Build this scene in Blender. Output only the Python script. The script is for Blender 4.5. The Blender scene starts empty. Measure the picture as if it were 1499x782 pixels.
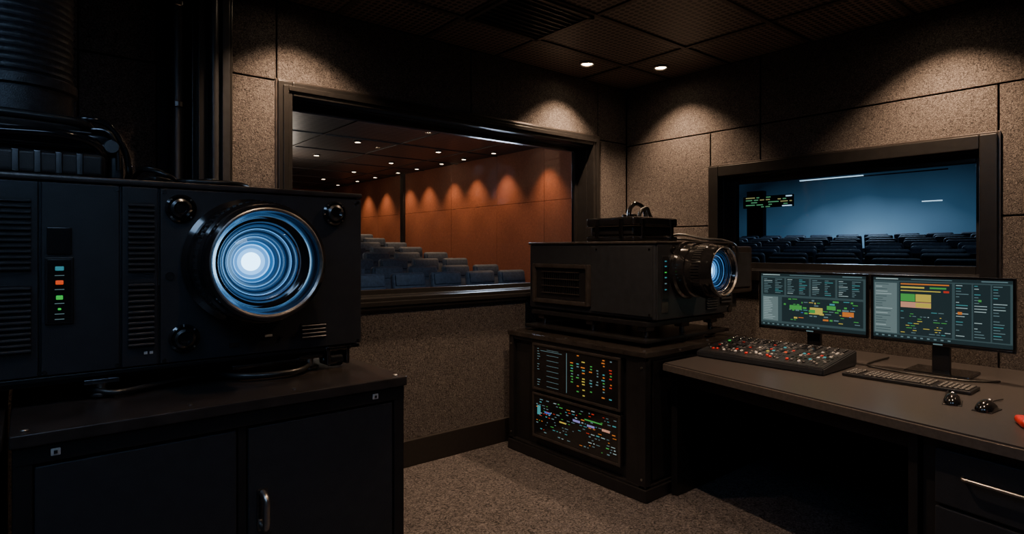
import bpy, bmesh, math, random
from mathutils import Matrix, Vector
random.seed(7)
S=bpy.context.scene
# ---------------------------------------------------------------- materials
def newmat(name):
    m=bpy.data.materials.new(name); m.use_nodes=True
    nt=m.node_tree; return m,nt,nt.nodes['Principled BSDF']
def pm(name,col,rough=.5,metal=0.,nscale=40,var=.25,bump=.0,bscale=None,spec=.5,coat=0):
    m,nt,p=newmat(name)
    tc=nt.nodes.new('ShaderNodeTexCoord')
    n=nt.nodes.new('ShaderNodeTexNoise'); n.inputs['Scale'].default_value=nscale; n.inputs['Detail'].default_value=4
    nt.links.new(tc.outputs['Object'],n.inputs['Vector'])
    r=nt.nodes.new('ShaderNodeValToRGB')
    r.color_ramp.elements[0].position=.3; r.color_ramp.elements[1].position=.7
    r.color_ramp.elements[0].color=tuple(c*(1-var) for c in col)+(1,)
    r.color_ramp.elements[1].color=tuple(c*(1+var) for c in col)+(1,)
    nt.links.new(n.outputs['Fac'],r.inputs['Fac']); nt.links.new(r.outputs['Color'],p.inputs['Base Color'])
    p.inputs['Roughness'].default_value=rough; p.inputs['Metallic'].default_value=metal
    p.inputs['Specular IOR Level'].default_value=spec
    if coat: p.inputs['Coat Weight'].default_value=coat; p.inputs['Coat Roughness'].default_value=.1
    if bump:
        b=nt.nodes.new('ShaderNodeBump'); b.inputs['Strength'].default_value=bump; b.inputs['Distance'].default_value=.002
        n2=nt.nodes.new('ShaderNodeTexNoise'); n2.inputs['Scale'].default_value=bscale or nscale*3; n2.inputs['Detail'].default_value=3
        nt.links.new(tc.outputs['Object'],n2.inputs['Vector'])
        nt.links.new(n2.outputs['Fac'],b.inputs['Height']); nt.links.new(b.outputs['Normal'],p.inputs['Normal'])
    return m
def em(name,col,st):
    m,nt,p=newmat(name)
    p.inputs['Base Color'].default_value=tuple(c*.2 for c in col)+(1,)
    p.inputs['Emission Color'].default_value=tuple(col)+(1,); p.inputs['Emission Strength'].default_value=st
    p.inputs['Roughness'].default_value=.3
    return m
def fabric(name,c1,c2,scale=38,bump=.6):
    m,nt,p=newmat(name); L=nt.links.new
    tc=nt.nodes.new('ShaderNodeTexCoord')
    n=nt.nodes.new('ShaderNodeTexNoise'); n.inputs['Scale'].default_value=scale; n.inputs['Detail'].default_value=6; n.inputs['Distortion'].default_value=2.2; n.inputs['Roughness'].default_value=.62
    n3=nt.nodes.new('ShaderNodeTexNoise'); n3.inputs['Scale'].default_value=scale*4; n3.inputs['Detail'].default_value=2
    v=nt.nodes.new('ShaderNodeTexVoronoi'); v.inputs['Scale'].default_value=scale*1.3; v.feature='DISTANCE_TO_EDGE'
    for k in (n,n3,v): L(tc.outputs['Object'],k.inputs['Vector'])
    a=nt.nodes.new('ShaderNodeMath'); a.operation='MULTIPLY_ADD'; a.inputs[1].default_value=.5
    L(n3.outputs['Fac'],a.inputs[0]); L(n.outputs['Fac'],a.inputs[2])
    a2=nt.nodes.new('ShaderNodeMath'); a2.operation='MULTIPLY_ADD'; a2.inputs[1].default_value=.35
    L(v.outputs['Distance'],a2.inputs[0]); L(a.outputs[0],a2.inputs[2])
    r=nt.nodes.new('ShaderNodeValToRGB'); r.color_ramp.elements[0].position=.62; r.color_ramp.elements[1].position=1.0
    r.color_ramp.elements[0].color=c1+(1,); r.color_ramp.elements[1].color=c2+(1,)
    L(a2.outputs[0],r.inputs['Fac']); L(r.outputs['Color'],p.inputs['Base Color'])
    p.inputs['Roughness'].default_value=.95; p.inputs['Specular IOR Level'].default_value=.15
    b=nt.nodes.new('ShaderNodeBump'); b.inputs['Strength'].default_value=bump; b.inputs['Distance'].default_value=.006
    L(a2.outputs[0],b.inputs['Height']); L(b.outputs['Normal'],p.inputs['Normal'])
    return m
def perforated(name,col,hole,per=.034):
    m,nt,p=newmat(name); L=nt.links.new
    tc=nt.nodes.new('ShaderNodeTexCoord')
    vm=nt.nodes.new('ShaderNodeVectorMath'); vm.operation='SCALE'; vm.inputs['Scale'].default_value=1/per
    fr=nt.nodes.new('ShaderNodeVectorMath'); fr.operation='FRACTION'
    su=nt.nodes.new('ShaderNodeVectorMath'); su.operation='SUBTRACT'; su.inputs[1].default_value=(.5,.5,0)
    mu=nt.nodes.new('ShaderNodeVectorMath'); mu.operation='MULTIPLY'; mu.inputs[1].default_value=(1,1,0)
    le=nt.nodes.new('ShaderNodeVectorMath'); le.operation='LENGTH'
    L(tc.outputs['Object'],vm.inputs[0]);L(vm.outputs[0],fr.inputs[0]);L(fr.outputs[0],su.inputs[0]);L(su.outputs[0],mu.inputs[0]);L(mu.outputs[0],le.inputs[0])
    r=nt.nodes.new('ShaderNodeValToRGB'); r.color_ramp.elements[0].position=.34; r.color_ramp.elements[1].position=.40
    r.color_ramp.elements[0].color=hole+(1,); r.color_ramp.elements[1].color=col+(1,)
    L(le.outputs['Value'],r.inputs['Fac']);L(r.outputs['Color'],p.inputs['Base Color'])
    b=nt.nodes.new('ShaderNodeBump'); b.inputs['Strength'].default_value=.8; b.inputs['Distance'].default_value=.004
    L(r.outputs['Color'],b.inputs['Height']); L(b.outputs['Normal'],p.inputs['Normal'])
    p.inputs['Roughness'].default_value=.45
    return m
def glassmat(name,refl=1.0,tint=(1,1,1)):
    m=bpy.data.materials.new(name); m.use_nodes=True; nt=m.node_tree; nt.nodes.clear()
    o=nt.nodes.new('ShaderNodeOutputMaterial'); mx=nt.nodes.new('ShaderNodeMixShader')
    t=nt.nodes.new('ShaderNodeBsdfTransparent'); g=nt.nodes.new('ShaderNodeBsdfGlossy'); f=nt.nodes.new('ShaderNodeFresnel')
    t.inputs['Color'].default_value=tint+(1,); g.inputs['Roughness'].default_value=.01; f.inputs['IOR'].default_value=1.0+.4*refl
    nt.links.new(f.outputs[0],mx.inputs[0]);nt.links.new(t.outputs[0],mx.inputs[1]);nt.links.new(g.outputs[0],mx.inputs[2]);nt.links.new(mx.outputs[0],o.inputs[0])
    return m
WALL=fabric('acoustic_fabric',(.016,.0145,.0142),(.122,.108,.103),62,.9)
HALLW=fabric('hall_wall_fabric',(.20,.066,.036),(.27,.090,.048),14,.25)
CARPET=fabric('carpet',(.010,.0095,.0098),(.112,.101,.102),34,1.)
CEIL=perforated('perforated_tile',(.15,.118,.10),(.008,.007,.006),.04)
HCEIL=perforated('hall_ceiling_tile',(.070,.058,.052),(.04,.033,.03),.12)
DARKW=pm('dark_backing',(.010,.010,.011),.8)
FRAME=pm('black_frame_paint',(.009,.0085,.0085),.30,0,30,.2,.15,200)
BASEB=pm('baseboard_paint',(.011,.009,.008),.45)
TBAR=pm('ceiling_grid_metal',(.07,.058,.05),.45,.5)
BODY=pm('projector_powdercoat',(.018,.020,.024),.36,.25,25,.15,.3,500)
SLAT=pm('louvre_slat',(.036,.038,.043),.34,.4,25,.15)
BODY2=pm('projector_panel_edge',(.085,.074,.070),.28,.75,20,.2)
BLACK=pm('black_plastic',(.006,.006,.007),.36)
GLOSS=pm('gloss_black',(.008,.008,.009),.12,.2,20,.2,coat=.7)
RUBBER=pm('rubber_cable',(.012,.012,.012),.34)
CAB=pm('cabinet_powdercoat',(.0095,.0093,.010),.34,.2,18,.2,.25,400)
CABTOP=pm('cabinet_top',(.036,.031,.029),.26,.5,14,.3,.2,300)
STEEL=pm('brushed_steel',(.42,.40,.38),.3,1.,60,.15)
DSTEEL=pm('dark_steel',(.14,.14,.145),.25,1.,60,.2)
LSTEEL=pm('lens_anodised',(.03,.037,.05),.18,.8,60,.1)
DESK=pm('desk_laminate',(.038,.0345,.0345),.30,.0,60,.15,.1,300)
DESKE=pm('desk_edge',(.09,.078,.07),.3,.4,60,.15)
SEAT=pm('seat_upholstery',(.045,.060,.088),.7,0,25,.3,.3,120)
SEATB=pm('seat_shell',(.012,.012,.014),.5)
WHITEP=pm('label_white',(.42,.42,.42),.5)
RED=pm('red_plastic',(.5,.02,.015),.4); 
KEY=pm('key_plastic',(.022,.022,.024),.4)
KEYG=pm('key_grey',(.09,.09,.095),.5)
DUCT=pm('duct_rubber',(.026,.028,.033),.36,.3,60,.4,.8,260)
HFLOOR=pm('hall_carpet',(.030,.024,.024),.9)
BHALL=pm('screen_hall_wall',(.012,.016,.024),.85)
GLASS=glassmat('window_glass',.7); LGLASS=glassmat('lens_glass',1.3,(.70,.85,1))
E_core=em('lamp_core',(.48,.80,1.),7); E_r0=em('lens_glow_core',(.22,.56,1.),2.4)
E_r1=em('lens_glow_hot',(.14,.46,.95),1.2); E_r2=em('lens_glow_mid',(.07,.29,.68),.62); E_r3=em('lens_glow_low',(.03,.15,.40),.36); E_r4=em('lens_glow_dim',(.012,.07,.20),.16)  # lens rings emit to stand in for scattered lamp light, fading outward
E_warm=em('downlight_lens',(1.,.76,.5),40); E_hall=em('hall_downlight_lens',(1.,.78,.55),8)
E_cool=em('fill_panel_glow',(.40,.64,1.),8)  # emission of the added cool fill panels
E_g=em('led_green',(.03,.7,.08),.7); E_o=em('led_orange',(1.,.10,.02),.7); E_c=em('led_cyan',(.05,.32,.40),.6)
k_=.55
D={ 'bg':em('screen_bg',(.040,.074,.082),.85),'bg2':em('screen_pane',(.14,.21,.22),.75),'dk':em('screen_dark',(.013,.026,.030),.9),
 'txt':em('screen_text',(.36,.5,.52),.8),'dim':em('screen_textdim',(.11,.19,.21),.9),'g':em('scr_green',(.08,.5,.10),k_),'y':em('scr_yellow',(.8,.66,.1),k_),
 'o':em('scr_orange',(.9,.26,.04),k_),'r':em('scr_red',(.75,.05,.03),k_),'b':em('scr_blue',(.06,.22,.8),k_),'p':em('scr_purple',(.35,.32,.85),k_),'c':em('scr_cyan',(.08,.45,.5),k_),'s':em('scr_salmon',(.9,.42,.28),k_)}
# ---------------------------------------------------------------- builder
class B:
    def __init__(s,name): s.name=name; s.bm=bmesh.new(); s.mats=[]; s.M=Matrix()
    def mi(s,m):
        if m not in s.mats: s.mats.append(m)
        return s.mats.index(m)
    def _merge(s,t,mat,M=None):
        i=s.mi(mat); X=s.M@M if M is not None else s.M
        t.verts.index_update(); vs=[s.bm.verts.new(X@v.co) for v in t.verts]
        for f in t.faces:
            nf=s.bm.faces.new([vs[v.index] for v in f.verts]); nf.material_index=i
        t.free()
    def box(s,x0,x1,y0,y1,z0,z1,mat,bev=0,seg=2,M=None):
        if bev<=0:
            i=s.mi(mat); X=s.M@M if M is not None else s.M
            v=[s.bm.verts.new(X@Vector(c)) for c in ((x0,y0,z0),(x1,y0,z0),(x1,y1,z0),(x0,y1,z0),(x0,y0,z1),(x1,y0,z1),(x1,y1,z1),(x0,y1,z1))]
            for q in ((0,3,2,1),(4,5,6,7),(0,1,5,4),(1,2,6,5),(2,3,7,6),(3,0,4,7)):
                s.bm.faces.new([v[k] for k in q]).material_index=i
            return
        t=bmesh.new(); bmesh.ops.create_cube(t,size=1)
        for v in t.verts: v.co=Vector(((x0+x1)/2+v.co.x*(x1-x0),(y0+y1)/2+v.co.y*(y1-y0),(z0+z1)/2+v.co.z*(z1-z0)))
        bmesh.ops.bevel(t,geom=t.edges[:],offset=bev,segments=seg,affect='EDGES',profile=.5,clamp_overlap=True)
        s._merge(t,mat,M)
    def lathe(s,prof,c,ax,mat,segs=32,mats=None):
        ax=Vector(ax).normalized(); q=ax.to_track_quat('Z','Y').to_matrix().to_4x4(); X=s.M@Matrix.Translation(c)@q
        rings=[]
        for r,h in prof:
            if r<1e-6: rings.append([s.bm.verts.new(X@Vector((0,0,h)))])
            else: rings.append([s.bm.verts.new(X@Vector((r*math.cos(2*math.pi*k/segs),r*math.sin(2*math.pi*k/segs),h))) for k in range(segs)])
        for j in range(len(rings)-1):
            a,b=rings[j],rings[j+1]; i=s.mi(mats[j] if mats else mat)
            for k in range(segs):
                k2=(k+1)%segs
                if len(a)==1 and len(b)==1: continue
                if len(a)==1: f=s.bm.faces.new((a[0],b[k],b[k2]))
                elif len(b)==1: f=s.bm.faces.new((a[k],b[0],a[k2]))
                else: f=s.bm.faces.new((a[k],b[k],b[k2],a[k2]))
                f.material_index=i
    def cyl(s,c,ax,r,h,mat,segs=24,bev=0):
        b=min(bev,r*.5,h*.4)
        if b>0: pr=[(0,0),(r-b,0),(r,b),(r,h-b),(r-b,h),(0,h)]
        else: pr=[(0,0),(r,0),(r,h),(0,h)]
        s.lathe(pr,c,ax,mat,segs)
    def tube(s,pts,r,mat,segs=10,sub=6):
        P=[Vector(p) for p in pts]; Q=[]
        for i in range(len(P)-1):
            p0=P[max(i-1,0)];p1=P[i];p2=P[i+1];p3=P[min(i+2,len(P)-1)]
            for k in range(sub):
                t=k/sub; Q.append(.5*((2*p1)+(p2-p0)*t+(2*p0-5*p1+4*p2-p3)*t*t+(3*p1-p0-3*p2+p3)*t**3))
        Q.append(P[-1]); up=Vector((.13,.21,.97)).normalized(); rings=[]; i=s.mi(mat)
        for k,q in enumerate(Q):
            d=(Q[min(k+1,len(Q)-1)]-Q[max(k-1,0)]).normalized()
            n=(up-d*up.dot(d)); 
            if n.length<1e-3: n=d.orthogonal()
            n.normalize(); up=n; b=d.cross(n)
            rings.append([s.bm.verts.new(s.M@(q+r*(n*math.cos(2*math.pi*a/segs)+b*math.sin(2*math.pi*a/segs)))) for a in range(segs)])
        for j in range(len(rings)-1):
            for k in range(segs):
                k2=(k+1)%segs; s.bm.faces.new((rings[j][k],rings[j+1][k],rings[j+1][k2],rings[j][k2])).material_index=i
        s.bm.faces.new(rings[0]).material_index=i; s.bm.faces.new(list(reversed(rings[-1]))).material_index=i
    def poly(s,pts,z0,z1,mat,bev=0):
        t=bmesh.new(); a=[t.verts.new((x,y,z0)) for x,y in pts]; b=[t.verts.new((x,y,z1)) for x,y in pts]; n=len(pts)
        t.faces.new(list(reversed(a))); t.faces.new(b)
        for k in range(n): t.faces.new((a[k],a[(k+1)%n],b[(k+1)%n],b[k]))
        if bev: bmesh.ops.bevel(t,geom=t.edges[:],offset=bev,segments=2,affect='EDGES')
        s._merge(t,mat)
    def done(s,ang=40):
        bmesh.ops.recalc_face_normals(s.bm,faces=s.bm.faces[:])
        me=bpy.data.meshes.new(s.name); s.bm.to_mesh(me); s.bm.free()
        for m in s.mats: me.materials.append(m)
        me.shade_smooth(); me.set_sharp_from_angle(angle=math.radians(ang))
        o=bpy.data.objects.new(s.name,me); S.collection.objects.link(o)
        w=o.modifiers.new('weighted_normals','WEIGHTED_NORMAL'); w.keep_sharp=True; w.weight=100; w.mode='FACE_AREA'
        return o
# ---------------------------------------------------------------- room constants
WY=3.374; WX=4.084; H=2.8; X0=-1.7; Y0=-1.8
b=B('floor'); b.box(X0-.2,WX+.2,Y0-.2,WY+.2,-.1,0,CARPET); b.done()
b=B('ceiling')
b.box(X0-.2,WX+.2,Y0-.2,WY+.2,H,H+.1,CEIL)
for x in (-1.0,-.37,.23,.83,1.43,2.03,2.63,3.53): b.box(x-.014,x+.014,Y0,WY,H-.010,H,TBAR)
for y in (-1.2,-.6,0,.6,1.2,1.8,2.4,2.93): b.box(X0,WX,y-.014,y+.014,H-.011,H,TBAR)
b.done()
b=B('ceiling_air_vent')
b.box(2.04,2.62,2.41,2.92,H-.012,H-.002,BLACK)
for a in ((2.04,2.62,2.41,2.435),(2.04,2.62,2.895,2.92),(2.04,2.065,2.41,2.92),(2.595,2.62,2.41,2.92)): b.box(*a,H-.024,H-.012,TBAR)
for k in range(9):
    y=2.46+k*.05; b.box(2.07,2.59,y,y+.006,H-.022,H-.012,BLACK)
b.done()
def panel_wall_y(b,rects):
    for x0,x1,z0,z1 in rects: b.box(x0+.004,x1-.004,WY,WY+.03,z0+.004,z1-.004,WALL,.006)
WO=(1.083,3.711,1.02,2.34)
b=B('wall_back')
i0,i1,j0,j1=WO[0]+.05,WO[1]-.05,WO[2]+.05,WO[3]-.05
b.box(X0-.2,i0,WY+.028,WY+.2,0,H,DARKW); b.box(i1,WX+.2,WY+.028,WY+.2,-.3,4.2,DARKW)
b.box(i0,i1,WY+.028,WY+.2,0,j0,DARKW); b.box(i0,i1,WY+.028,WY+.2,j1,4.2,DARKW)
panel_wall_y(b,[(X0,-.75,0,1.1),(X0,-.75,1.1,2.32),(X0,-.75,2.32,H),(-.75,.19,0,1.1),(-.75,.19,1.1,2.32),(-.75,.19,2.32,H),
 (.19,.506,0,1.1),(.19,.506,1.1,2.32),(.19,.506,2.32,H),(.835,1.083,0,2.34),(.835,1.083,2.34,H),
 (1.083,2.41,2.34,H),(2.41,3.715,2.34,H),(3.715,WX-.002,2.32,H),(3.715,WX-.002,0,2.32),(1.083,3.715,0,1.02)])
b.done()
b=B('wall_between_halls')
b.poly([(4.284,3.42),(6.28,4.25),(6.28,4.37),(4.284,3.55)],-.3,4.25,DARKW); b.done()
b=B('wall_right')
R=(.80,2.55,1.17,2.03)
b.box(WX+.028,WX+.2,Y0-.2,R[0]+.05,0,H,DARKW); b.box(WX+.028,WX+.2,R[1]-.05,WY+.028,0,H,DARKW)
b.box(WX+.028,WX+.2,R[0]+.05,R[1]-.05,0,R[2]+.05,DARKW); b.box(WX+.028,WX+.2,R[0]+.05,R[1]-.05,R[3]-.05,H,DARKW)
for y0,y1,z0,z1 in [(Y0,.2,2.3,H),(.2,2.148,2.3,H),(2.148,WY,2.3,H),(2.55,WY,1.58,2.3),(2.148,2.55,2.03,2.3),(.8,2.148,2.03,2.3),
  (-.5,.8,1.58,2.3),(Y0,-.5,1.58,2.3),(Y0,-.5,0,1.58),(-.5,.8,0,1.58),(.8,2.55,0,1.17),(2.55,WY,0,1.58)]:
    b.box(WX,WX+.03,y0+.004,y1-.004,z0+.004,z1-.004,WALL,.006)
b.done()
b=B('wall_left'); b.box(X0-.2,X0,Y0-.2,WY+.2,0,H,WALL); b.done()
b=B('wall_front'); b.box(X0-.2,WX+.2,Y0-.2,Y0,0,H,WALL); b.done()
b=B('baseboard_back'); b.box(X0,WX,WY-.022,WY+.01,0,.17,BASEB,.005); b.done()
b=B('baseboard_right'); b.box(WX-.022,WX+.01,Y0,WY-.022,0,.17,BASEB,.005); b.done()
b=B('window_1'); x0,x1,z0,z1=WO; w=.08
def frame_y(b,x0,x1,z0,z1,w,y0,y1,mat,bev=.006):
    b.box(x0,x0+w,y0,y1,z0,z1,mat,bev); b.box(x1-w,x1,y0,y1,z0,z1,mat,bev)
    b.box(x0+w,x1-w,y0,y1,z1-w,z1,mat,bev); b.box(x0+w,x1-w,y0,y1,z0,z0+w,mat,bev)
frame_y(b,x0,x1,z0,z1,w,WY-.03,WY+.06,FRAME,.008)
frame_y(b,x0+.025,x1-.025,z0+.025,z1-.025,.03,WY-.042,WY-.02,FRAME,.005)
frame_y(b,x0-.010,x1+.010,z0-.010,z1+.010,.012,WY-.012,WY+.002,BODY2,.003)
frame_y(b,x0+.055,x1-.055,z0+.055,z1-.055,.03,WY+.05,WY+.2,FRAME,.004)
frame_y(b,x0+.08,x1-.08,z0+.08,z1-.08,.035,WY+.15,WY+.195,FRAME,.004)
b.box(x0+.1,x1-.1,WY+.168,WY+.176,z0+.1,z1-.1,GLASS)
b.done()
b=B('window_2'); y0,y1,z0,z1=R
def frame_x(b,y0,y1,z0,z1,w,x0,x1,mat,bev=.006):
    b.box(x0,x1,y0,y0+w,z0,z1,mat,bev); b.box(x0,x1,y1-w,y1,z0,z1,mat,bev)
    b.box(x0,x1,y0+w,y1-w,z1-w,z1,mat,bev); b.box(x0,x1,y0+w,y1-w,z0,z0+w,mat,bev)
frame_x(b,y0,y1,z0,z1,.08,WX-.03,WX+.06,FRAME,.008)
frame_x(b,y0-.012,y1+.012,z0-.012,z1+.012,.014,WX-.014,WX+.002,BODY2,.003)
frame_x(b,y0+.055,y1-.055,z0+.055,z1-.055,.03,WX+.05,WX+.2,FRAME,.004)
frame_x(b,y0+.08,y1-.08,z0+.08,z1-.08,.050,WX+.14,WX+.195,FRAME,.004)
b.box(WX+.166,WX+.172,y0+.12,y1-.12,z0+.12,z1-.12,GLASS)
b.done()
b=B('wall_cable_column')
b.box(.64,.83,WY-.10,WY+.03,0,H,FRAME,.006)
b.box(.665,.70,WY-.125,WY-.10,0,H,BLACK,.004); b.box(.775,.81,WY-.125,WY-.10,0,H,SLAT,.004)
b.box(.506,.64,WY+.0,WY+.03,0,H,DARKW)
b.cyl((.585,WY-.05,0),(0,0,1),.035,H,SLAT,20); b.cyl((.735,WY-.125,0),(0,0,1),.022,H,SLAT,16)
for z in (.6,1.5,2.1,2.6): b.cyl((.585,WY-.05,z),(0,0,1),.042,.03,DSTEEL,20,.004)
b.done()
# ---------------------------------------------------------------- downlights
def spot(name,loc,tgt,e,col,size=95,blend=.7,r=.03):
    l=bpy.data.lights.new(name,'SPOT'); l.energy=e; l.color=col; l.spot_size=math.radians(size); l.spot_blend=blend; l.shadow_soft_size=r
    o=bpy.data.objects.new(name,l); o.location=loc; d=Vector(tgt)-Vector(loc); o.rotation_euler=d.to_track_quat('-Z','Y').to_euler(); S.collection.objects.link(o); return o
WARM=(1.,.66,.41)
def downlight(x,y,h=H,e=60,mat=E_warm,size=100,blend=.9,tilt=(0,0)):
    b=B('ceiling_downlight')
    b.lathe([(.058,0),(.058,-.014),(.050,-.018),(.040,-.010),(.040,-.006)],(x,y,h),(0,0,1),STEEL,28)
    b.lathe([(.040,-.006),(0,-.006)],(x,y,h),(0,0,1),mat,28)
    o=b.done()
    if e:
        l=spot('downlight_lamp',(x,y,h-.03),(x+tilt[0],y+tilt[1],0),e,WARM,size,blend,.02); l.parent=o
    return o
downlight(3.26,3.07,e=250,tilt=(0,.40)); downlight(3.76,2.773,e=190,tilt=(.40,0))
downlight(1.12,3.02,e=215,tilt=(.25,.40))
downlight(3.72,1.02,e=240,tilt=(.40,0)); downlight(3.72,-.3,e=100,tilt=(.4,0))
downlight(1.95,1.75,e=210,size=115,blend=.9,tilt=(.35,.3)); downlight(2.3,0.3,e=120,size=115,blend=.9); downlight(.55,1.35,e=55,size=90,blend=.9,tilt=(.1,-.2))
def fillpanel(xa,xb,ya,yb):  # added cool fill panels, out of view, lifting projector front and left wall
    b=B('added_fill_panel'); b.box(xa,xb,ya,yb,H-.02,H-.012,E_cool)
    for a in ((xa-.04,xb+.04,ya-.04,ya),(xa-.04,xb+.04,yb,yb+.04),(xa-.04,xa,ya,yb),(xb,xb+.04,ya,yb)): b.box(*a,H-.03,H-.006,TBAR)
    b.done()
fillpanel(-.7,.3,-1.5,-.5); fillpanel(-1.4,-.55,.7,1.6)
# ---------------------------------------------------------------- lens
def lens(b,c,ax,k,L=1.0,di=1.0):
    pr=[(.215,0),(.215,.022),(.200,.032),(.200,.075),(.190,.080),(.190,.108),(.198,.113),(.198,.17),(.190,.178),(.190,.20),(.186,.218),(.176,.222)]
    b.lathe([(r*k,h*k*L) for r,h in pr],c,ax,GLOSS,64)
    b.lathe([(r*k,h*k*L) for r,h in [(.176,.222),(.172,.224),(.166,.216)]],c,ax,STEEL,64)
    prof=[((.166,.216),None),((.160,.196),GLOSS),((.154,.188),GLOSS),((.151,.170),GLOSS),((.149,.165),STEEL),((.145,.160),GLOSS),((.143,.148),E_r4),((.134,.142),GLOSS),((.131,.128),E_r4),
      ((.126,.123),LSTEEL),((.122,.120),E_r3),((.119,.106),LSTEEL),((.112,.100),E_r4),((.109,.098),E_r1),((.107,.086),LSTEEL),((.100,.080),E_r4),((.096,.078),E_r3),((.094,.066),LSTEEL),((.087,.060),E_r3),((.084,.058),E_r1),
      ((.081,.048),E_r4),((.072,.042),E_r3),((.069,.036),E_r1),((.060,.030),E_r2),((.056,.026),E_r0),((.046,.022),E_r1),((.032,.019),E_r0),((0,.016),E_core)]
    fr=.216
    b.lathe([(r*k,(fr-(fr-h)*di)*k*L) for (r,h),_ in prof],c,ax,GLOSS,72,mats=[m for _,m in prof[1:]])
    dome=[(.150,.168),(.13,.183),(.10,.195),(.06,.203),(0,.206)]
    b.lathe([(r*k,h*k*L) for r,h in dome],c,ax,LGLASS,64)
    for i in range(60):
        a=2*math.pi*i/60
        q=Vector(ax).to_track_quat('Z','Y').to_matrix().to_4x4()
        M=Matrix.Translation(c)@q@Matrix.Rotation(a,4,'Z')
        b.box(.197*k,.202*k,-.004*k,.004*k,.12*k*L,.162*k*L,BLACK,M=M)
def louvre(b,x0,x1,z0,z1,y,n,mat=SLAT):
    b.box(x0,x1,y-.003,y+.002,z0,z1,BLACK)
    dz=(z1-z0)/n
    for i in range(n):
        b.box(x0,x1,y-.014,y-.003,z0+dz*(i+.15),z0+dz*(i+.62),mat,.002,1)
# ---------------------------------------------------------------- large projector
FY=2.15
b=B('cinema_projector')
b.box(-.30,1.0,FY,3.1,1.035,1.60,BODY,.012)
b.box(-.305,1.008,FY-.018,3.11,1.596,1.614,BODY2,.005)
for a,c in ((-.30,.030),(.036,.222),(.228,.323),(.329,1.005)): b.box(a,c,FY-.014,FY+.002,1.04,1.592,BODY,.004)
b.box(-.30,1.002,FY-.005,3.1,1.022,1.036,BLACK,.003)
f=FY-.014
louvre(b,-.2,.014,1.34,1.545,f,13); louvre(b,-.2,.014,1.11,1.30,f,12)
louvre(b,.243,.312,1.33,1.545,f,13); louvre(b,.243,.312,1.10,1.30,f,12)
b.box(.048,.106,f-.006,f,1.385,1.463,GLOSS,.003)
b.box(.044,.110,f-.008,f,1.185,1.378,BLACK,.004); b.box(.05,.104,f-.0095,f-.007,1.192,1.371,GLOSS,.002)
for z,m,wd,hh in ((1.345,E_c,.010,.006),(1.305,E_o,.009,.006),(1.262,E_g,.008,.006),(1.229,E_g,.004,.003)):
    b.box(.077-wd,.077+wd,f-.013,f-.009,z-hh,z+hh,m,.003)
for z in (1.325,1.285,1.245,1.215,1.20): b.box(.066,.088,f-.0105,f-.009,z-.0008,z+.0008,D['dim'])
for x,z in ((.385,1.53),(.895,1.535),(.395,1.115)):
    b.lathe([(.045,0),(.045,.010),(.038,.016),(.034,.010),(.030,.010),(.030,.02),(.022,.024),(.015,.016),(0,.018)],(x,f,z),(0,-1,0),GLOSS,32,mats=[DSTEEL,GLOSS,GLOSS,GLOSS,GLOSS,DSTEEL,GLOSS,GLOSS])
    for k in range(4): 
        a=math.pi/4+k*math.pi/2; b.cyl((x+.039*math.cos(a),f-.012,z+.039*math.sin(a)),(0,-1,0),.003,.004,STEEL,8)
b.lathe([(.013,0),(.013,.004),(.009,.004),(.009,.001),(0,.001)],(.355,f,1.315),(0,-1,0),DSTEEL,20)
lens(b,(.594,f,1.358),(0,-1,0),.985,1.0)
louvre(b,.77,.86,1.075,1.13,f,4)
b.box(.53,.56,f-.003,f,1.07,1.085,DSTEEL); b.box(.645,.67,f-.003,f,1.095,1.102,WHITEP)
for x in (.285,.30): b.box(x,x+.009,f-.002,f,1.075,1.083,WHITEP)
for x,z in ((.34,1.05),(.99,1.05),(.34,1.58),(.99,1.58),(.215,1.05),(.215,1.58),(.043,1.05),(.70,1.09),(.745,1.09)): b.cyl((x,f,z),(0,-1,0),.0055,.003,DSTEEL,12)
b.box(-.2,.9,FY+.05,3.0,1.0,1.024,BLACK,.004)
for x in (.18,.82):
    for y in (FY+.04,2.9):
        b.cyl((x,y,.955),(0,0,1),.036,.012,DSTEEL,20,.003); b.cyl((x,y,.962),(0,0,1),.016,.05,STEEL,16); b.box(x-.045,x+.045,y-.03,y+.03,.995,1.010,DSTEEL,.003)
b.box(.87,.885,FY-.01,FY+.07,.965,1.035,DSTEEL,.004); b.box(.945,.96,FY-.01,FY+.07,.965,1.035,DSTEEL,.004); b.box(.865,.965,FY-.01,FY+.07,1.018,1.034,DSTEEL,.004)
b.cyl((.887,FY+.03,.983),(1,0,0),.028,.056,BLACK,24,.004); b.cyl((.868,FY+.03,.983),(1,0,0),.008,.094,STEEL,12)
b.box(.55,.80,FY+.02,FY+.05,.985,1.0,DSTEEL,.003)
b.tube([(.50,FY+.1,.970),(.58,FY-.02,.968),(.72,FY-.05,.968),(.80,FY,.972),(.80,FY+.1,.978),(.7,FY+.16,.985),(.6,FY+.2,1.01)],.010,RUBBER)
b.tube([(.12,FY+.1,.99),(.2,FY-.0,.968),(.32,FY+.03,.968),(.5,FY+.12,.968)],.009,RUBBER)
b.done()
b=B('signal_cable')
b.tube([(.29,2.4,1.625),(.32,2.22,1.628),(.38,2.25,1.626),(.44,2.2,1.626),(.56,2.19,1.626),(.62,2.26,1.626)],.009,RUBBER)
b.tube([(.29,2.5,1.628),(.30,2.28,1.66),(.36,2.2,1.640),(.41,2.28,1.628),(.50,2.36,1.624),(.66,2.30,1.624)],.007,RUBBER)
b.tube([(.285,2.35,1.65),(.31,2.25,1.665),(.36,2.25,1.65),(.40,2.3,1.628),(.45,2.38,1.624)],.006,RUBBER)
b.done()
b=B('connector_plate')
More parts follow.
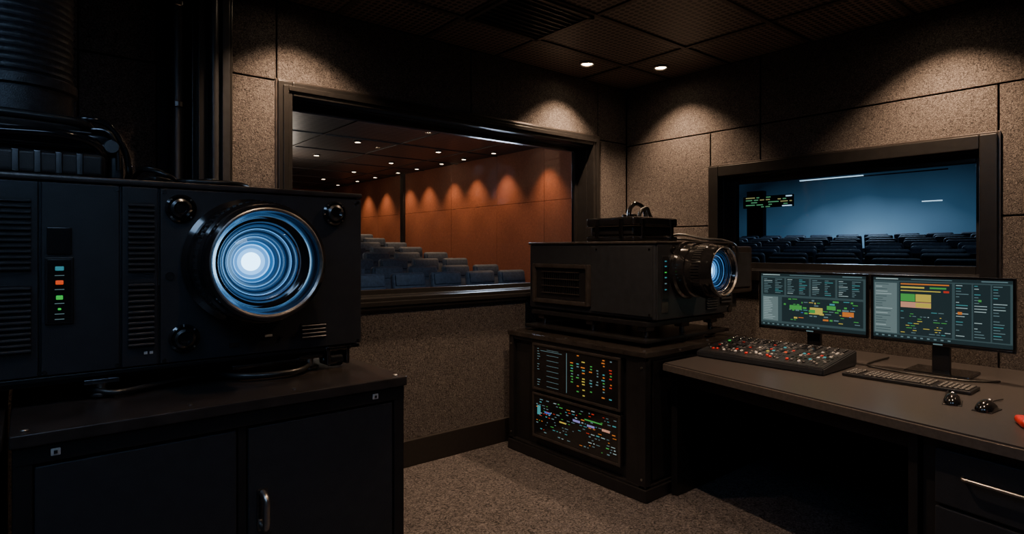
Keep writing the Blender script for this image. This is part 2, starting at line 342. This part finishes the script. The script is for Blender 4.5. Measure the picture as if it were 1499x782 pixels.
b.box(.44,.56,2.22,2.34,1.615,1.633,STEEL,.004); b.cyl((.5,2.26,1.633),(0,0,1),.02,.012,STEEL,16,.003); b.cyl((.5,2.31,1.633),(0,0,1),.012,.018,DSTEEL,16,.003)
b.done()
b=B('exhaust_unit')
b.box(-.30,.20,2.22,2.62,1.616,1.70,CABTOP,.02,3)
b.box(-.30,.17,2.25,2.9,1.70,1.735,GLOSS,.012,3); b.box(-.30,.15,2.27,2.9,1.74,1.798,CABTOP,.02,3)
for k in range(9): b.box(-.28+k*.05,-.262+k*.05,2.212,2.222,1.625,1.69,DSTEEL,.003)
b.tube([(-.28,2.215,1.74),(-.1,2.20,1.735),(.08,2.20,1.74),(.17,2.22,1.72),(.2,2.26,1.66)],.016,GLOSS)
b.tube([(-.28,2.215,1.785),(-.1,2.205,1.79),(.10,2.21,1.785),(.16,2.26,1.77),(.19,2.35,1.70)],.014,RUBBER)
b.box(.12,.235,2.24,2.5,1.70,1.77,GLOSS,.02,3); b.cyl((.21,2.23,1.72),(0,-1,0),.022,.012,DSTEEL,20,.003)
b.box(.205,.245,2.25,2.5,1.618,1.70,SLAT,.012,3)
b.box(-.30,.16,2.235,2.26,1.755,1.762,BODY2,.002); b.box(-.30,.18,2.24,2.26,1.712,1.718,BODY2,.002)
b.tube([(.10,2.3,1.785),(.14,2.24,1.80),(.2,2.24,1.79),(.245,2.24,1.72),(.26,2.25,1.65),(.262,2.3,1.632)],.010,GLOSS)
b.tube([(.16,2.24,1.77),(.20,2.225,1.765),(.225,2.23,1.72),(.23,2.235,1.65)],.008,DSTEEL)
b.done()
b=B('ventilation_duct')
pr=[(0,1.80),(.175,1.80),(.175,1.825),(.155,1.83),(.155,1.93),(.168,1.935),(.168,1.965),(.155,1.97)]
z=1.97
while z<2.74:
    pr+= [(.153,z+.004),(.158,z+.012),(.153,z+.02)]; z+=.024
pr+=[(.153,2.76),(.175,2.765),(.175,2.799)]
b.lathe(pr,(-.02,2.62,0),(0,0,1),DUCT,48); b.done()
# ---------------------------------------------------------------- left cabinets
def cabinet(x0,x1,y0,y1,handles):
    b=B('equipment_cabinet')
    b.box(x0+.012,x1-.012,y0+.03,y1,.06,.90,CAB,.004)
    b.box(x0+.03,x1-.03,y0+.06,y1,0,.06,BLACK)
    b.box(x0,x1,y0-.008,y1,.916,.95,CABTOP,.006)
    b.box(x0+.006,x1-.006,y0+.004,y1,.87,.916,CAB,.004)
    for x in (x0+.006,x1-.046): b.box(x,x+.04,y0+.006,y0+.05,.0,.88,CAB,.005)
    m=(x0+x1)/2-.012
    b.box(m-.008,m+.016,y0+.012,y0+.05,.06,.88,CAB,.003)
    b.box(x0+.048,m-.012,y0+.008,y0+.03,.08,.862,BODY,.005); b.box(m+.02,x1-.05,y0+.008,y0+.03,.08,.862,BODY,.005)
    for x in handles:
        b.tube([(x,y0+.008,.66),(x,y0-.03,.652),(x,y0-.034,.61),(x,y0-.03,.565),(x,y0+.008,.556)],.010,STEEL,12)
        b.box(x-.016,x+.016,y0+.002,y0+.01,.545,.672,DSTEEL,.003)
    for x in (x0+.09,x1-.12):
        b.box(x-.010,x+.010,y0-.001,y0+.005,.885,.903,WHITEP,.002); b.box(x-.004,x+.004,y0-.003,y0,.89,.898,BLACK)
    for x in (x0+.03,x1-.03):
        b.cyl((x,y0+.03,.95),(0,0,1),.009,.004,STEEL,14,.001)
    for x in (x0+.4,x0+.7): b.cyl((x,y0+.05,.95),(0,0,1),.006,.003,STEEL,12)
    return b.done()
cabinet(-.03,1.05,1.865,3.2,(.558,)); cabinet(-1.12,-.04,1.865,3.2,(-.5,))
# ---------------------------------------------------------------- rack cabinet
cx0,cx1,cy0,cy1=2.641,3.69,2.05,3.24
b=B('server_rack_cabinet')
b.box(cx0+.03,cx1-.01,cy0+.02,cy1-.01,.05,.80,CAB,.004)
b.box(cx0-.01,cx1+.005,cy0-.012,cy1+.005,.798,.83,CABTOP,.006)
b.box(cx0-.012,cx1,cy0-.014,cy1,0,.07,CAB,.006); b.box(cx0+.0,cx1,cy0,cy1,.07,.085,CAB,.003)
for y in (cy0,cy1-.05): b.box(cx0,cx0+.05,y,y+.05,.06,.80,CAB,.005)
b.box(cx1-.05,cx1,cy0,cy0+.05,.06,.80,CAB,.005)
b.box(cx0+.004,cx0+.04,cy0+.05,cy0+.14,.08,.80,CAB,.004)
b.box(cx0+.005,cx0+.03,cy0,cy1,.775,.80,CAB,.003)
for z0,z1,kind in ((.465,.775,0),(.15,.445,1)):
    y0,y1=2.22,2.98
    b.box(cx0-.006,cx0+.03,y0,y1,z0,z1,BLACK,.005)
    frame_x(b,y0,y1,z0,z1,.016,cx0-.012,cx0,BODY2,.003)
    b.box(cx0-.0075,cx0-.006,y0+.018,y1-.018,z0+.018,z1-.018,GLOSS)
    xs=cx0-.009
    def px(ya,yb,za,zb,c): b.box(xs,cx0-.0074,ya,yb,za,zb,D[c])
    if kind==0:
        for r in range(15):
            z=z1-.035-r*.017
            if random.random()<.6: px(y1-.05-random.uniform(.01,.03),y1-.05,z,z+.003,'dim')
            if r%2==0: px(y1-.25,y1-.14,z,z+.0015,'dim')
            for c,(yy,ww,cc) in enumerate(((2.60,.024,'g'),(2.55,.022,'o'),(2.50,.034,'y'),(2.44,.024,'g'),(2.39,.02,'dim'),(2.34,.025,'o'),(2.285,.02,'r'))):
                if random.random()<(.62 if 2<r<13 else .2):
                    px(yy,yy+ww*random.uniform(.4,1),z,z+.006,random.choice([cc,cc,'o','g','dim','c']))
        px(2.655,2.658,z0+.03,z1-.03,'dim')
        px(2.70,2.90,z1-.045,z1-.043,'dim')
    else:
        for r in range(13):
            z=z1-.04-r*.0175
            y=y1-.04
            while y>y0+.04:
                w=random.uniform(.006,.03)
                if random.random()<.38: px(max(y-w,y0+.03),y,z,z+random.choice((.0025,.003,.005)),random.choice(['dim','dim','dim','txt','c','g','o','dim','r']))
                y-=w+.014
        px(2.80,2.86,z1-.12,z1-.108,'b'); px(2.54,2.60,z1-.115,z1-.102,'p'); px(2.30,2.36,z1-.12,z1-.106,'s'); px(2.42,2.48,z1-.12,z1-.108,'p'); px(2.66,2.72,z1-.15,z1-.142,'y'); px(2.9,2.93,z1-.14,z1-.08,'c'); px(2.36,2.5,z1-.085,z1-.078,'g')
for y in (cy0+.025,cy1-.025):
    for z in (.12,.74): b.cyl((cx0,y,z),(-1,0,0),.007,.004,STEEL,12)
for x,y in ((cx0+.03,cy0+.03),(cx0+.03,cy1-.03),(cx0+.03,2.7),(3.3,cy0+.03)): b.cyl((x,y,.83),(0,0,1),.009,.004,STEEL,12)
for x in (2.95,3.25): b.cyl((x,cy0-.012,.814),(0,-1,0),.006,.003,STEEL,12)
b.box(cx0+.08,cx1-.07,cy0+.008,cy0+.022,.10,.77,CAB,.004)
b.done()
# ---------------------------------------------------------------- second projector
b=B('cinema_projector')
px0,px1,py0,py1,pz0,pz1=2.80,3.62,2.10,3.20,.985,1.448
b.box(px0,px1,py0,py1,pz0,pz1-.012,BODY,.014)
b.box(px0-.008,px1+.006,py0-.01,py1+.006,pz1-.016,pz1,BODY2,.006)
b.box(px0-.006,px0+.004,py0+.02,py0+.50,pz0+.02,pz1-.03,BODY,.004)
frame_x(b,2.60,3.14,1.03,1.30,.028,px0-.03,px0+.002,BODY2,.006)
b.box(px0-.012,px0+.001,2.62,3.12,1.05,1.28,BLACK)
for k in range(17):
    y=2.70+k*.02; b.box(px0-.02,px0-.012,y,y+.006,1.10,1.25,DSTEEL)
for k in range(4): b.box(px0-.022,px0-.018,2.69,3.05,1.10+k*.048,1.106+k*.048,BODY2)
for y,z in ((2.61,1.04),(3.13,1.04),(2.61,1.29),(3.13,1.29),(2.14,1.40),(2.14,1.02),(2.55,1.40)): b.cyl((px0-.006,y,z),(-1,0,0),.006,.004,DSTEEL,10)
f=py0-.008
b.box(px0+.006,px1-.004,f,py0+.002,pz0+.006,pz1-.02,BODY,.004)
b.box(2.845,2.905,f-.006,f,1.11,1.36,BLACK,.004)
for z,m in ((1.33,E_c),(1.30,E_c),(1.265,E_g),(1.235,D['c']),(1.2,D['dim']),(1.165,E_c)): b.box(2.867,2.883,f-.009,f-.006,z-.003,z+.003,m,.001)
b.box(2.845,2.905,f-.003,f,1.03,1.09,BODY2,.003)
louvre(b,3.30,3.42,1.02,1.10,f,5); louvre(b,3.46,3.58,1.05,1.38,f,14)
for x,z in ((2.95,1.40),(3.57,1.41),(3.57,1.01)): b.lathe([(.024,0),(.024,.008),(.018,.01),(0,.006)],(x,f,z),(0,-1,0),GLOSS,20)
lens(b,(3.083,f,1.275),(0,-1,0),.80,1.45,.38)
b.box(3.61,3.96,2.14,2.62,1.10,1.42,BODY2,.015); b.box(3.66,3.92,2.13,2.142,1.14,1.38,SLAT,.01)
b.box(3.80,3.85,2.2,2.3,1.0,1.11,BODY,.004)
b.box(2.78,3.6,2.14,3.16,.945,.975,BLACK,.006); b.box(2.84,3.5,2.2,3.1,.97,.99,BLACK)
b.box(2.74,3.62,2.12,3.18,.856,.876,CAB,.005)
for x in (2.84,3.2,3.52):
    for y in (2.2,2.62,3.08):
        b.cyl((x,y,.835),(0,0,1),.034,.022,BLACK,20,.003); b.cyl((x,y,.855),(0,0,1),.016,.1,DSTEEL,16); b.box(x-.04,x+.04,y-.03,y+.03,.915,.95,BODY2,.006)
b.tube([(3.40,2.55,1.457),(3.45,2.4,1.50),(3.52,2.25,1.47),(3.60,2.14,1.457),(3.68,2.10,1.41),(3.70,2.11,1.30)],.009,RUBBER)
b.tube([(3.40,2.66,1.457),(3.45,2.45,1.47),(3.55,2.35,1.46),(3.7,2.3,1.435)],.008,RUBBER)
b.done()
b=B('amplifier_case')
b.box(2.90,3.36,2.34,2.74,1.449,1.485,GLOSS,.012,3); b.box(2.92,3.34,2.36,2.72,1.488,1.545,BLACK,.014,3); b.box(2.90,3.36,2.34,2.74,1.548,1.605,GLOSS,.014,3)
b.box(2.898,3.362,2.338,2.742,1.545,1.549,BODY2)
for x in (2.97,3.27): b.box(x,x+.03,2.33,2.342,1.46,1.595,DSTEEL,.003)
for y in (2.42,2.62): b.box(2.888,2.90,y,y+.03,1.46,1.595,DSTEEL,.003)
b.tube([(3.05,2.5,1.60),(3.06,2.5,1.66),(3.11,2.5,1.70),(3.18,2.5,1.69),(3.22,2.5,1.64),(3.22,2.5,1.60)],.014,GLOSS,12)
b.tube([(3.09,2.45,1.60),(3.10,2.44,1.65),(3.16,2.44,1.67),(3.2,2.45,1.63),(3.26,2.47,1.60)],.012,RUBBER,12)
b.cyl((3.13,2.56,1.60),(0,0,1),.05,.035,DSTEEL,20,.004)
b.done()
# ---------------------------------------------------------------- desk
DZ=.76
P0=Vector((2.78,2.04,0)); d=Vector((-.31,-1.69,0)).normalized(); n=Vector((-d.y*1.0,d.x,0)); 
DM=Matrix(((d.x,n.x,0,P0.x),(d.y,n.y,0,P0.y),(0,0,1,0),(0,0,0,1)))
b=B('control_desk')
e=P0+d*2.7
b.poly([(2.78,2.035),(e.x,e.y),(4.06,e.y),(4.06,2.035)],DZ-.045,DZ,DESK,.006)
b.M=DM
b.box(0.01,2.68,-.006,.004,DZ-.042,DZ-.006,DESKE,.002)
b.box(.03,1.28,.10,.13,DZ-.13,DZ-.045,CAB,.003)
b.box(1.275,1.31,.04,.8,0,DZ-.045,CAB,.004)
b.box(1.315,1.93,.06,.8,.04,DZ-.05,CAB,.005)
b.box(1.33,1.92,.09,.8,0,.04,BLACK)
for z0,z1 in ((.475,.675),(.262,.462),(.06,.25)):
    b.box(1.365,1.90,.042,.062,z0,z1,BODY,.006)
    zc=(z0+z1)/2+.02
    b.tube([(1.46,.042,zc),(1.465,.018,zc),(1.50,.014,zc),(1.74,.014,zc),(1.775,.018,zc),(1.78,.042,zc)],.006,STEEL,10,3)
b.box(1.93,1.96,.04,.8,0,DZ-.045,CAB,.004)
b.M=Matrix()
b.box(3.98,4.04,-.6,2.03,.18,DZ-.045,CAB,.004)
b.box(2.85,3.95,1.99,2.03,0,DZ-.045,CAB,.003)
b.done()
def monitor(y0,y1,kind):
    b=B('computer_monitor'); x=3.60; z0,z1=.905,1.262
    b.box(x,x+.022,y0,y1,z0,z1,BLACK,.006); b.box(x+.02,x+.05,y0+.08,y1-.08,z0+.05,z1-.05,BLACK,.015,3)
    frame_x(b,y0,y1,z0,z1,.012,x-.004,x+.004,GLOSS,.002)
    b.box(x-.0015,x+.001,y0+.013,y1-.013,z0+.02,z1-.013,D['bg'])
    W=(y1-y0-.026); Hh=(z1-z0-.033); yl=y1-.013; zt=z1-.013
    def R(u0,u1,v0,v1,c,l=1): b.box(x-.0015-.0006*l,x-.001,yl-u1*W,yl-u0*W,zt-v1*Hh,zt-v0*Hh,D[c])
    R(0,1,0,.05,'dk'); R(.02,.2,.015,.03,'txt',2); R(.3,.6,.018,.028,'dim',2); R(.8,.97,.015,.03,'dim',2); R(0,1,.94,1,'dk')
    for k in range(12): R(.02+k*.05,.04+k*.05,.955,.975,'dim',2)
    if kind==0:
        for c in range(4):
            u=.02+c*.245; R(u,u+.225,.08,.40,'dk')
            for r in range(9):
                R(u+.012,u+.012+random.uniform(.03,.09),.10+r*.032,.110+r*.032,random.choice(['txt','dim','dim']),2); 
                R(u+.13,u+.13+random.uniform(.02,.08),.10+r*.032,.110+r*.032,random.choice(['dim','c','dim']),2)
        R(.02,.18,.44,.90,'bg2'); 
        for r in range(13): R(.03,.03+random.uniform(.04,.12),.46+r*.033,.468+r*.033,'txt',2)
        R(.22,.98,.44,.90,'dk')
        for r in range(9):
            u=.24
            while u<.94:
                w=random.uniform(.01,.06)
                if random.random()<.5: R(u,min(u+w,.97),.46+r*.048,.46+r*.048+random.choice((.012,.02,.03)),random.choice(['g','g','y','g','o','c','dim','b','dim','dim']) ,2)
                u+=w+.012
        R(.30,.42,.58,.66,'g',3); R(.5,.62,.60,.72,'y',3); R(.66,.74,.55,.62,'g',3); R(.8,.9,.64,.72,'o',3); R(.5,.55,.64,.70,'g',4)
    else:
        R(.01,.19,.09,.92,'bg2')
        for r in range(20): R(.02,.02+random.uniform(.05,.14),.11+r*.04,.120+r*.04,random.choice(['bg','txt','bg']),2)
        R(.21,.60,.07,.92,'dk')
        R(.22,.58,.09,.11,'o',2); R(.22,.40,.14,.165,'y',2); R(.44,.56,.14,.165,'g',2); R(.22,.52,.20,.215,'y',2); R(.54,.58,.19,.22,'r',2)
        R(.22,.33,.26,.38,'g',2); R(.335,.45,.26,.38,'y',2); R(.22,.45,.39,.48,'s',2); R(.335,.45,.40,.47,'y',3)
        for r in range(10):
            u=.22
            while u<.56:
                w=random.uniform(.01,.05); 
                if random.random()<.45: R(u,min(u+w,.59),.54+r*.038,.55+r*.038,random.choice(['g','dim','c','dim','txt','dim','y']),2)
                u+=w+.01
        for c in range(3):
            u=.62+c*.125; R(u,u+.115,.07,.92,'dk')
            for r in range(19):
                if random.random()<.85: R(u+.008,u+.008+random.uniform(.02,.09),.09+r*.043,.100+r*.043,random.choice(['txt','dim','dim','c']),2)
        R(.64,.67,.5,.54,'o',3); R(.78,.80,.3,.33,'g',3)
    ym=(y0+y1)/2
    b.box(x+.045,x+.075,ym-.04,ym+.04,DZ+.01,z0+.18,BLACK,.008); b.box(x-.05,x+.17,ym-.14,ym+.14,DZ,DZ+.014,GLOSS,.006)
    b.box(x-.005,x-.003,ym-.02,ym+.02,z0+.006,z0+.012,D['dim'])
    b.done()
monitor(1.272,1.90,0); monitor(.639,1.258,1)
b=B('mixing_console')
b.M=Matrix.Translation((3.10,1.30,DZ+.001))
Lc=.73; Wc=.42
t=bmesh.new(); vv=[t.verts.new(c) for c in ((0,0,0),(Wc,0,0),(Wc,Lc,0),(0,Lc,0),(0,0,.035),(Wc,0,.085),(Wc,Lc,.085),(0,Lc,.035))]
for q in ((0,3,2,1),(4,5,6,7),(0,1,5,4),(1,2,6,5),(2,3,7,6),(3,0,4,7)): t.faces.new([vv[k] for k in q])
bmesh.ops.bevel(t,geom=t.edges[:],offset=.006,segments=2,affect='EDGES'); b._merge(t,BODY)
TM=Matrix.Translation((0,0,.035))@Matrix.Rotation(-math.atan2(.05,Wc),4,'Y')
b.box(.014,Wc-.010,.014,Lc-.014,0,.003,BODY,.001,M=TM)
cols=[KEY,KEYG,DSTEEL,WHITEP,RED,E_o,E_g,D['c'],D['y']]
wts=[9,8,5,2.5,1.6,.2,.2,.6,.3]
for i in range(30):
    y=.022+i*.0232
    if (i%10)==9: continue
    for j in range(16):
        xx=.030+j*.0225
        if j in (5,10): continue
        if j<4:
            if j==0:
                b.box(xx,xx+.08,y+.006,y+.009,.003,.0042,BLACK,M=TM)
                o=random.uniform(.01,.06); b.box(xx+o,xx+o+.015,y+.001,y+.014,.003,.013,random.choice([WHITEP,KEY,KEYG,RED,KEYG]),.002,1,M=TM)
            continue
        m=random.choices(cols,wts)[0]
        if j>12 and i%2==0:
            s0=b.M.copy(); b.M=b.M@TM; b.cyl((xx+.006,y+.008,.003),(0,0,1),.0065,.011,random.choice([KEY,DSTEEL,KEY,KEYG]),10,.002); b.M=s0
        elif j<=12: b.box(xx,xx+.012,y,y+.012,.003,.0065,m,M=TM)
for yy in (.22,.46): b.box(.30,.385,yy-.06,yy+.05,.003,.006,GLOSS,.001,M=TM)
b.done()
b=B('keyboard')
b.M=Matrix.Translation((3.19,.72,DZ+.0005))
b.box(0,.155,0,.53,.0,.016,BLACK,.005)
for j in range(6):
    for i in range(25):
        if j==0 and 8<i<14:
            if i==9: b.box(.012,.030,9*.0205+.012,14*.0205+.01,.014,.024,KEY,.002,1)
            continue
        if i in (6,21): continue
        b.box(.012+j*.0225,.012+j*.0225+.0185,.010+i*.0205,.010+i*.0205+.0172,.014,.023,KEY,.0025,1)
b.done()
def mouse(x,y,rot):
    b=B('computer_mouse'); b.M=Matrix.Translation((x,y,DZ))@Matrix.Rotation(rot,4,'Z')
    t=bmesh.new(); bmesh.ops.create_uvsphere(t,u_segments=28,v_segments=16,radius=1)
    for v in t.verts:
        z=max(v.co.z,0)
        v.co=Vector((v.co.x*.062,v.co.y*.036*(1-.12*math.cos(v.co.x*3)),z*.042*(1-.35*max(v.co.x,0))+ .002))
    b._merge(t,GLOSS)
    b.box(-.0,.055,-.0012,.0012,.026,.036,BLACK); b.cyl((.032,-.004,.033),(0,1,0),.008,.008,DSTEEL,14)
    b.box(-.055,.058,-.033,.033,0,.004,BLACK,.0015)
    b.tube([(.06,0,.008),(.10,.005,.006),(.16,.03,.006),(.24,.02,.006)],.0025,RUBBER,6)
    b.done()
mouse(2.98,.735,.2); mouse(2.95,.615,-.1)
b=B('snack_packet')
b.M=Matrix.Translation((2.80,.46,DZ))@Matrix.Rotation(.4,4,'Z')
b.box(-.05,.05,-.03,.035,0,.03,RED,.012,3); b.box(-.03,.02,-.034,.0,.03,.05,WHITEP,.006); b.box(-.04,.04,-.02,.01,.045,.066,RED,.01,3)
b.done()
b=B('desk_cable')
b.tube([(3.80,.3,DZ+.007),(3.50,.52,DZ+.007),(3.38,.5,DZ+.007),(3.45,.3,DZ+.007),(3.7,.1,DZ+.007)],.005,RUBBER)
b.tube([(3.7,.45,DZ+.010),(3.55,.35,DZ+.03),(3.5,.2,DZ+.012),(3.6,-.1,DZ+.009)],.007,RUBBER)
b.done()
b=B('monitor_cable')
b.tube([(3.9,1.27,DZ+.007),(3.58,1.27,DZ+.007),(3.50,1.15,DZ+.007),(3.48,1.0,DZ+.007),(3.50,.80,DZ+.007),(3.6,.70,DZ+.007)],.005,RUBBER)
b.done()
# ---------------------------------------------------------------- auditorium behind back window
HY=15.6; HX=6.25; HC=3.0
b=B('wall_auditorium_side')
ys=[4.35,5.2,6.8,8.0,9.4,11.2,12.4,13.8,HY]
for a,c in zip(ys[:-1],ys[1:]):
    b.box(HX,HX+.04,a+.004,c-.004,-.3,2.15,HALLW,.004); b.box(HX,HX+.04,a+.004,c-.004,2.155,HC,HALLW,.004)
b.box(HX+.03,HX+.1,4.25,HY+.1,-.3,4.2,DARKW)
b.box(HX-.05,HX+.02,11.15,11.30,-.2,HC,FRAME,.01)
b.done()
b=B('wall_auditorium_far'); b.box(-2.2,HX,HY,HY+.1,-.3,HC+.1,HALLW); b.done()
b=B('wall_auditorium_left'); b.box(-2.3,-2.2,3.58,HY+.1,-.3,HC+.1,HALLW); b.done()
b=B('ceiling_auditorium')
b.box(-2.3,HX+.1,3.58,HY+.1,HC,HC+.1,HCEIL)
k=-1.6
while k<HX: b.box(k-.015,k+.015,3.6,HY,HC-.012,HC,TBAR); k+=1.2
k=4.4
while k<HY: b.box(-2.2,HX,k-.015,k+.015,HC-.014,HC,TBAR); k+=1.2
b.done()
def rowz(y): return .13+.128*max(0,y-7.1)
b=B('floor_auditorium')
t=bmesh.new(); pp=[(3.55,-.0),(7.1,.13),(HY+.05,rowz(HY+.05))]; L=[];Rr=[]
for y,z in pp: L.append(t.verts.new((-2.25,y,z))); Rr.append(t.verts.new((HX+.05,y,z)))
for k in range(2): t.faces.new((L[k],Rr[k],Rr[k+1],L[k+1]))
b._merge(t,HFLOOR); b.done()
def seat_template():
    s=B('tmp'); 
    TB=Matrix.Translation((0,.12,.42))@Matrix.Rotation(-.16,4,'X')
    s.box(-.255,.255,-.05,.05,0,.56,SEAT,.05,4,M=TB)
    s.box(-.21,.21,-.065,-.03,.06,.34,SEAT,.015,2,M=TB); s.box(-.22,.22,-.07,-.03,.38,.53,SEAT,.016,2,M=TB)
    s.box(-.225,.225,.045,.062,.02,.46,SEATB,.01,1,M=TB)
    s.box(-.245,.245,-.36,.08,.36,.47,SEAT,.035,3)
    for x in (-.275,.275): s.box(x-.022,x+.022,-.30,.06,.60,.64,SEATB,.012,1); s.box(x-.016,x+.016,-.2,.04,0,.61,SEATB,.006,1)
    return s
def seat_rows(name,places,rot):
    s=seat_template(); bmesh.ops.recalc_face_normals(s.bm,faces=s.bm.faces[:]); s.bm.verts.index_update()
    V=[v.co.copy() for v in s.bm.verts]; F=[[v.index for v in f.verts] for f in s.bm.faces]; MI=[f.material_index for f in s.bm.faces]
    vs=[];fs=[];mi=[]; Rm=Matrix.Rotation(rot,4,'Z')
    for x,y,z in places:
        o=len(vs); 
        for v in V: w=Rm@v; vs.append((w.x+x,w.y+y,w.z+z))
        fs+= [[o+k for k in f] for f in F]; mi+=MI
    me=bpy.data.meshes.new(name); me.from_pydata(vs,[],fs); 
    for m in s.mats: me.materials.append(m)
    me.polygons.foreach_set('material_index',mi); me.shade_smooth(); me.set_sharp_from_angle(angle=math.radians(40)); s.bm.free()
    o=bpy.data.objects.new(name,me); S.collection.objects.link(o)
pl=[]
for r in range(11):
    y=6.85+r*.77
    for c in range(13):
        x=5.88-c*.60-(.0 if r%2 else .09)
        if x>-1.8: pl.append((x,y,rowz(y)-.02))
seat_rows('auditorium_seats',pl,0)
for x in (5.2,3.8,2.4,1.0):
    for y in (5.0,6.6,8.2,9.8,11.4,13.0): 
        bb=B('auditorium_downlight'); bb.lathe([(.06,0),(.06,-.02),(.04,-.022),(0,-.016)],(x,y,HC),(0,0,1),TBAR,16,mats=[TBAR,TBAR,E_hall]); bb.done()
for y in (6.7,7.72,8.58,9.3,10.2,10.96,12.0,12.9,14.0):
    bb=B('auditorium_downlight'); bb.lathe([(.05,0),(.05,-.02),(.035,-.022),(0,-.016)],(HX-.28,y,HC),(0,0,1),TBAR,16,mats=[TBAR,TBAR,E_hall]); o=bb.done()
    l=spot('wall_washer_lamp',(HX-.28,y,HC-.04),(HX-.16,y,0),78,(1,.64,.36),82,.9); l.parent=o
def point(name,loc,e,col,r=.25):
    l=bpy.data.lights.new(name,'POINT'); l.energy=e; l.color=col; l.shadow_soft_size=r
    o=bpy.data.objects.new(name,l); o.location=loc; S.collection.objects.link(o)
point('auditorium_fill_lamp',(3.8,4.9,2.1),62,(.62,.78,1.)); point('auditorium_fill_lamp',(3.2,10.0,2.5),40,(1.,.85,.7))  # added fill lamps without fixtures, lifting hall ceiling and seats
# ---------------------------------------------------------------- screening hall behind right window
QX=17.0
def bluescreen():
    m,nt,p=newmat('projected_screen_image'); L=nt.links.new
    tc=nt.nodes.new('ShaderNodeTexCoord'); mp=nt.nodes.new('ShaderNodeMapping')
    mp.inputs['Location'].default_value=(0,-6.0/4.6,-1.75/1.9); mp.inputs['Scale'].default_value=(0,1/4.6,1/1.9)
    g=nt.nodes.new('ShaderNodeTexGradient'); g.gradient_type='SPHERICAL'
    r=nt.nodes.new('ShaderNodeValToRGB'); r.color_ramp.elements[0].color=(.0015,.004,.008,1); r.color_ramp.elements[1].color=(.13,.29,.48,1)
    e=r.color_ramp.elements.new(.5); e.color=(.018,.056,.11,1)
    n=nt.nodes.new('ShaderNodeTexNoise'); n.inputs['Scale'].default_value=.6; L(tc.outputs['Object'],n.inputs['Vector'])
    mu=nt.nodes.new('ShaderNodeMath'); mu.operation='MULTIPLY_ADD'; mu.inputs[1].default_value=.3; L(n.outputs['Fac'],mu.inputs[0])
    L(tc.outputs['Object'],mp.inputs[0]);L(mp.outputs[0],g.inputs[0]);L(g.outputs[0],mu.inputs[2])
    sb=nt.nodes.new('ShaderNodeMath'); sb.operation='SUBTRACT'; sb.inputs[1].default_value=.13; L(mu.outputs[0],sb.inputs[0])
    L(sb.outputs[0],r.inputs[0]);L(r.outputs[0],p.inputs['Emission Color'])
    p.inputs['Emission Strength'].default_value=1.0; p.inputs['Base Color'].default_value=(.01,.015,.02,1); return m
b=B('cinema_screen'); b.box(QX-.16,QX-.06,-1.5,11.5,.92,4.2,bluescreen()); b.box(QX-.06,QX-.02,-1.0,11,.905,1.0,BHALL); b.done()
b=B('wall_screening_hall')
b.box(QX,QX+.1,-7,12,-.4,4.3,BHALL); b.done()
b=B('wall_screening_left'); b.box(6.36,QX,12,12.1,-.4,4.3,BHALL); b.done()
b=B('wall_screening_right'); b.box(4.29,QX,-7.1,-7,-.4,4.3,BHALL)
b.done()
b=B('ceiling_screening_hall'); b.box(4.29,QX,-7,3.6,4.26,4.36,BHALL); b.box(6.36,QX,3.6,12,4.26,4.36,BHALL)
b.done()
b=B('floor_screening_hall')
t=bmesh.new(); 
def hz(x): return .30+.06*(x-7)
for ya,yb,xa in ((-7,3.4,4.3),(3.4,12,6.36)):
    t.faces.new([t.verts.new(c) for c in ((xa,ya,hz(xa)),(QX,ya,hz(QX)),(QX,yb,hz(QX)),(xa,yb,hz(xa)))])
b._merge(t,BHALL); b.done()
pl=[]
for r in range(11):
    x=6.9+r*.86
    for c in range(17):
        y=.9+c*.62+(.25 if r%2 else 0)
        if y<11 and not (x<7.4 and y>3.2): pl.append((x,y,hz(x)-.02))
seat_rows('screening_hall_seats',pl,math.pi/2)
E_bl=em('strip_light_blue',(.45,.75,1.),1.4); E_bg=em('reflected_green',(.2,.7,.35),.35); E_by=em('reflected_yellow',(.6,.6,.25),.4)
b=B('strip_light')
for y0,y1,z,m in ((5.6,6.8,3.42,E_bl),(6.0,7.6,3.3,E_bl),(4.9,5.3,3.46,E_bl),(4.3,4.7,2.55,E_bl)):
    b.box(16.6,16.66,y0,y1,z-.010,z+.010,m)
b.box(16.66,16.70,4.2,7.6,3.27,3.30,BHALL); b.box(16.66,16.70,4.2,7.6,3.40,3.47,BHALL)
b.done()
b=B('reflected_text_panel')  # glowing marks stand in for screen reflections in the window glass
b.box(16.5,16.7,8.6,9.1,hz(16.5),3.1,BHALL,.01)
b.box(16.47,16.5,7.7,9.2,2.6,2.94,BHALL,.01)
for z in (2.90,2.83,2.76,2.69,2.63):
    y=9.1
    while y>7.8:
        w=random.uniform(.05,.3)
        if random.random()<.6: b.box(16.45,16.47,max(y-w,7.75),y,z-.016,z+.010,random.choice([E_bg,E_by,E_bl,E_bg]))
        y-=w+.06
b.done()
spot('hall_rim_lamp',(16.0,6,4.1),(10,5,1),900,(.45,.70,1.),150,.9,.3)  # added unseen lamps giving the screening hall seats a rim light
spot('hall_rim_lamp',(9,3,4.1),(8.5,4,1),60,(.45,.7,1.),150,.9,.3)
# ---------------------------------------------------------------- world & camera
w=bpy.data.worlds.new('world'); S.world=w; w.use_nodes=True
w.node_tree.nodes['Background'].inputs[0].default_value=(.004,.006,.01,1); w.node_tree.nodes['Background'].inputs[1].default_value=1
c=bpy.data.cameras.new('camera'); o=bpy.data.objects.new('camera',c); S.collection.objects.link(o); S.camera=o
o.location=(0,0,1.4); o.rotation_euler=(math.radians(90),0,-math.atan2(.636,.772))
c.lens=20.8; c.sensor_width=36; c.sensor_fit='HORIZONTAL'; c.shift_y=-26/1499; c.clip_start=.02
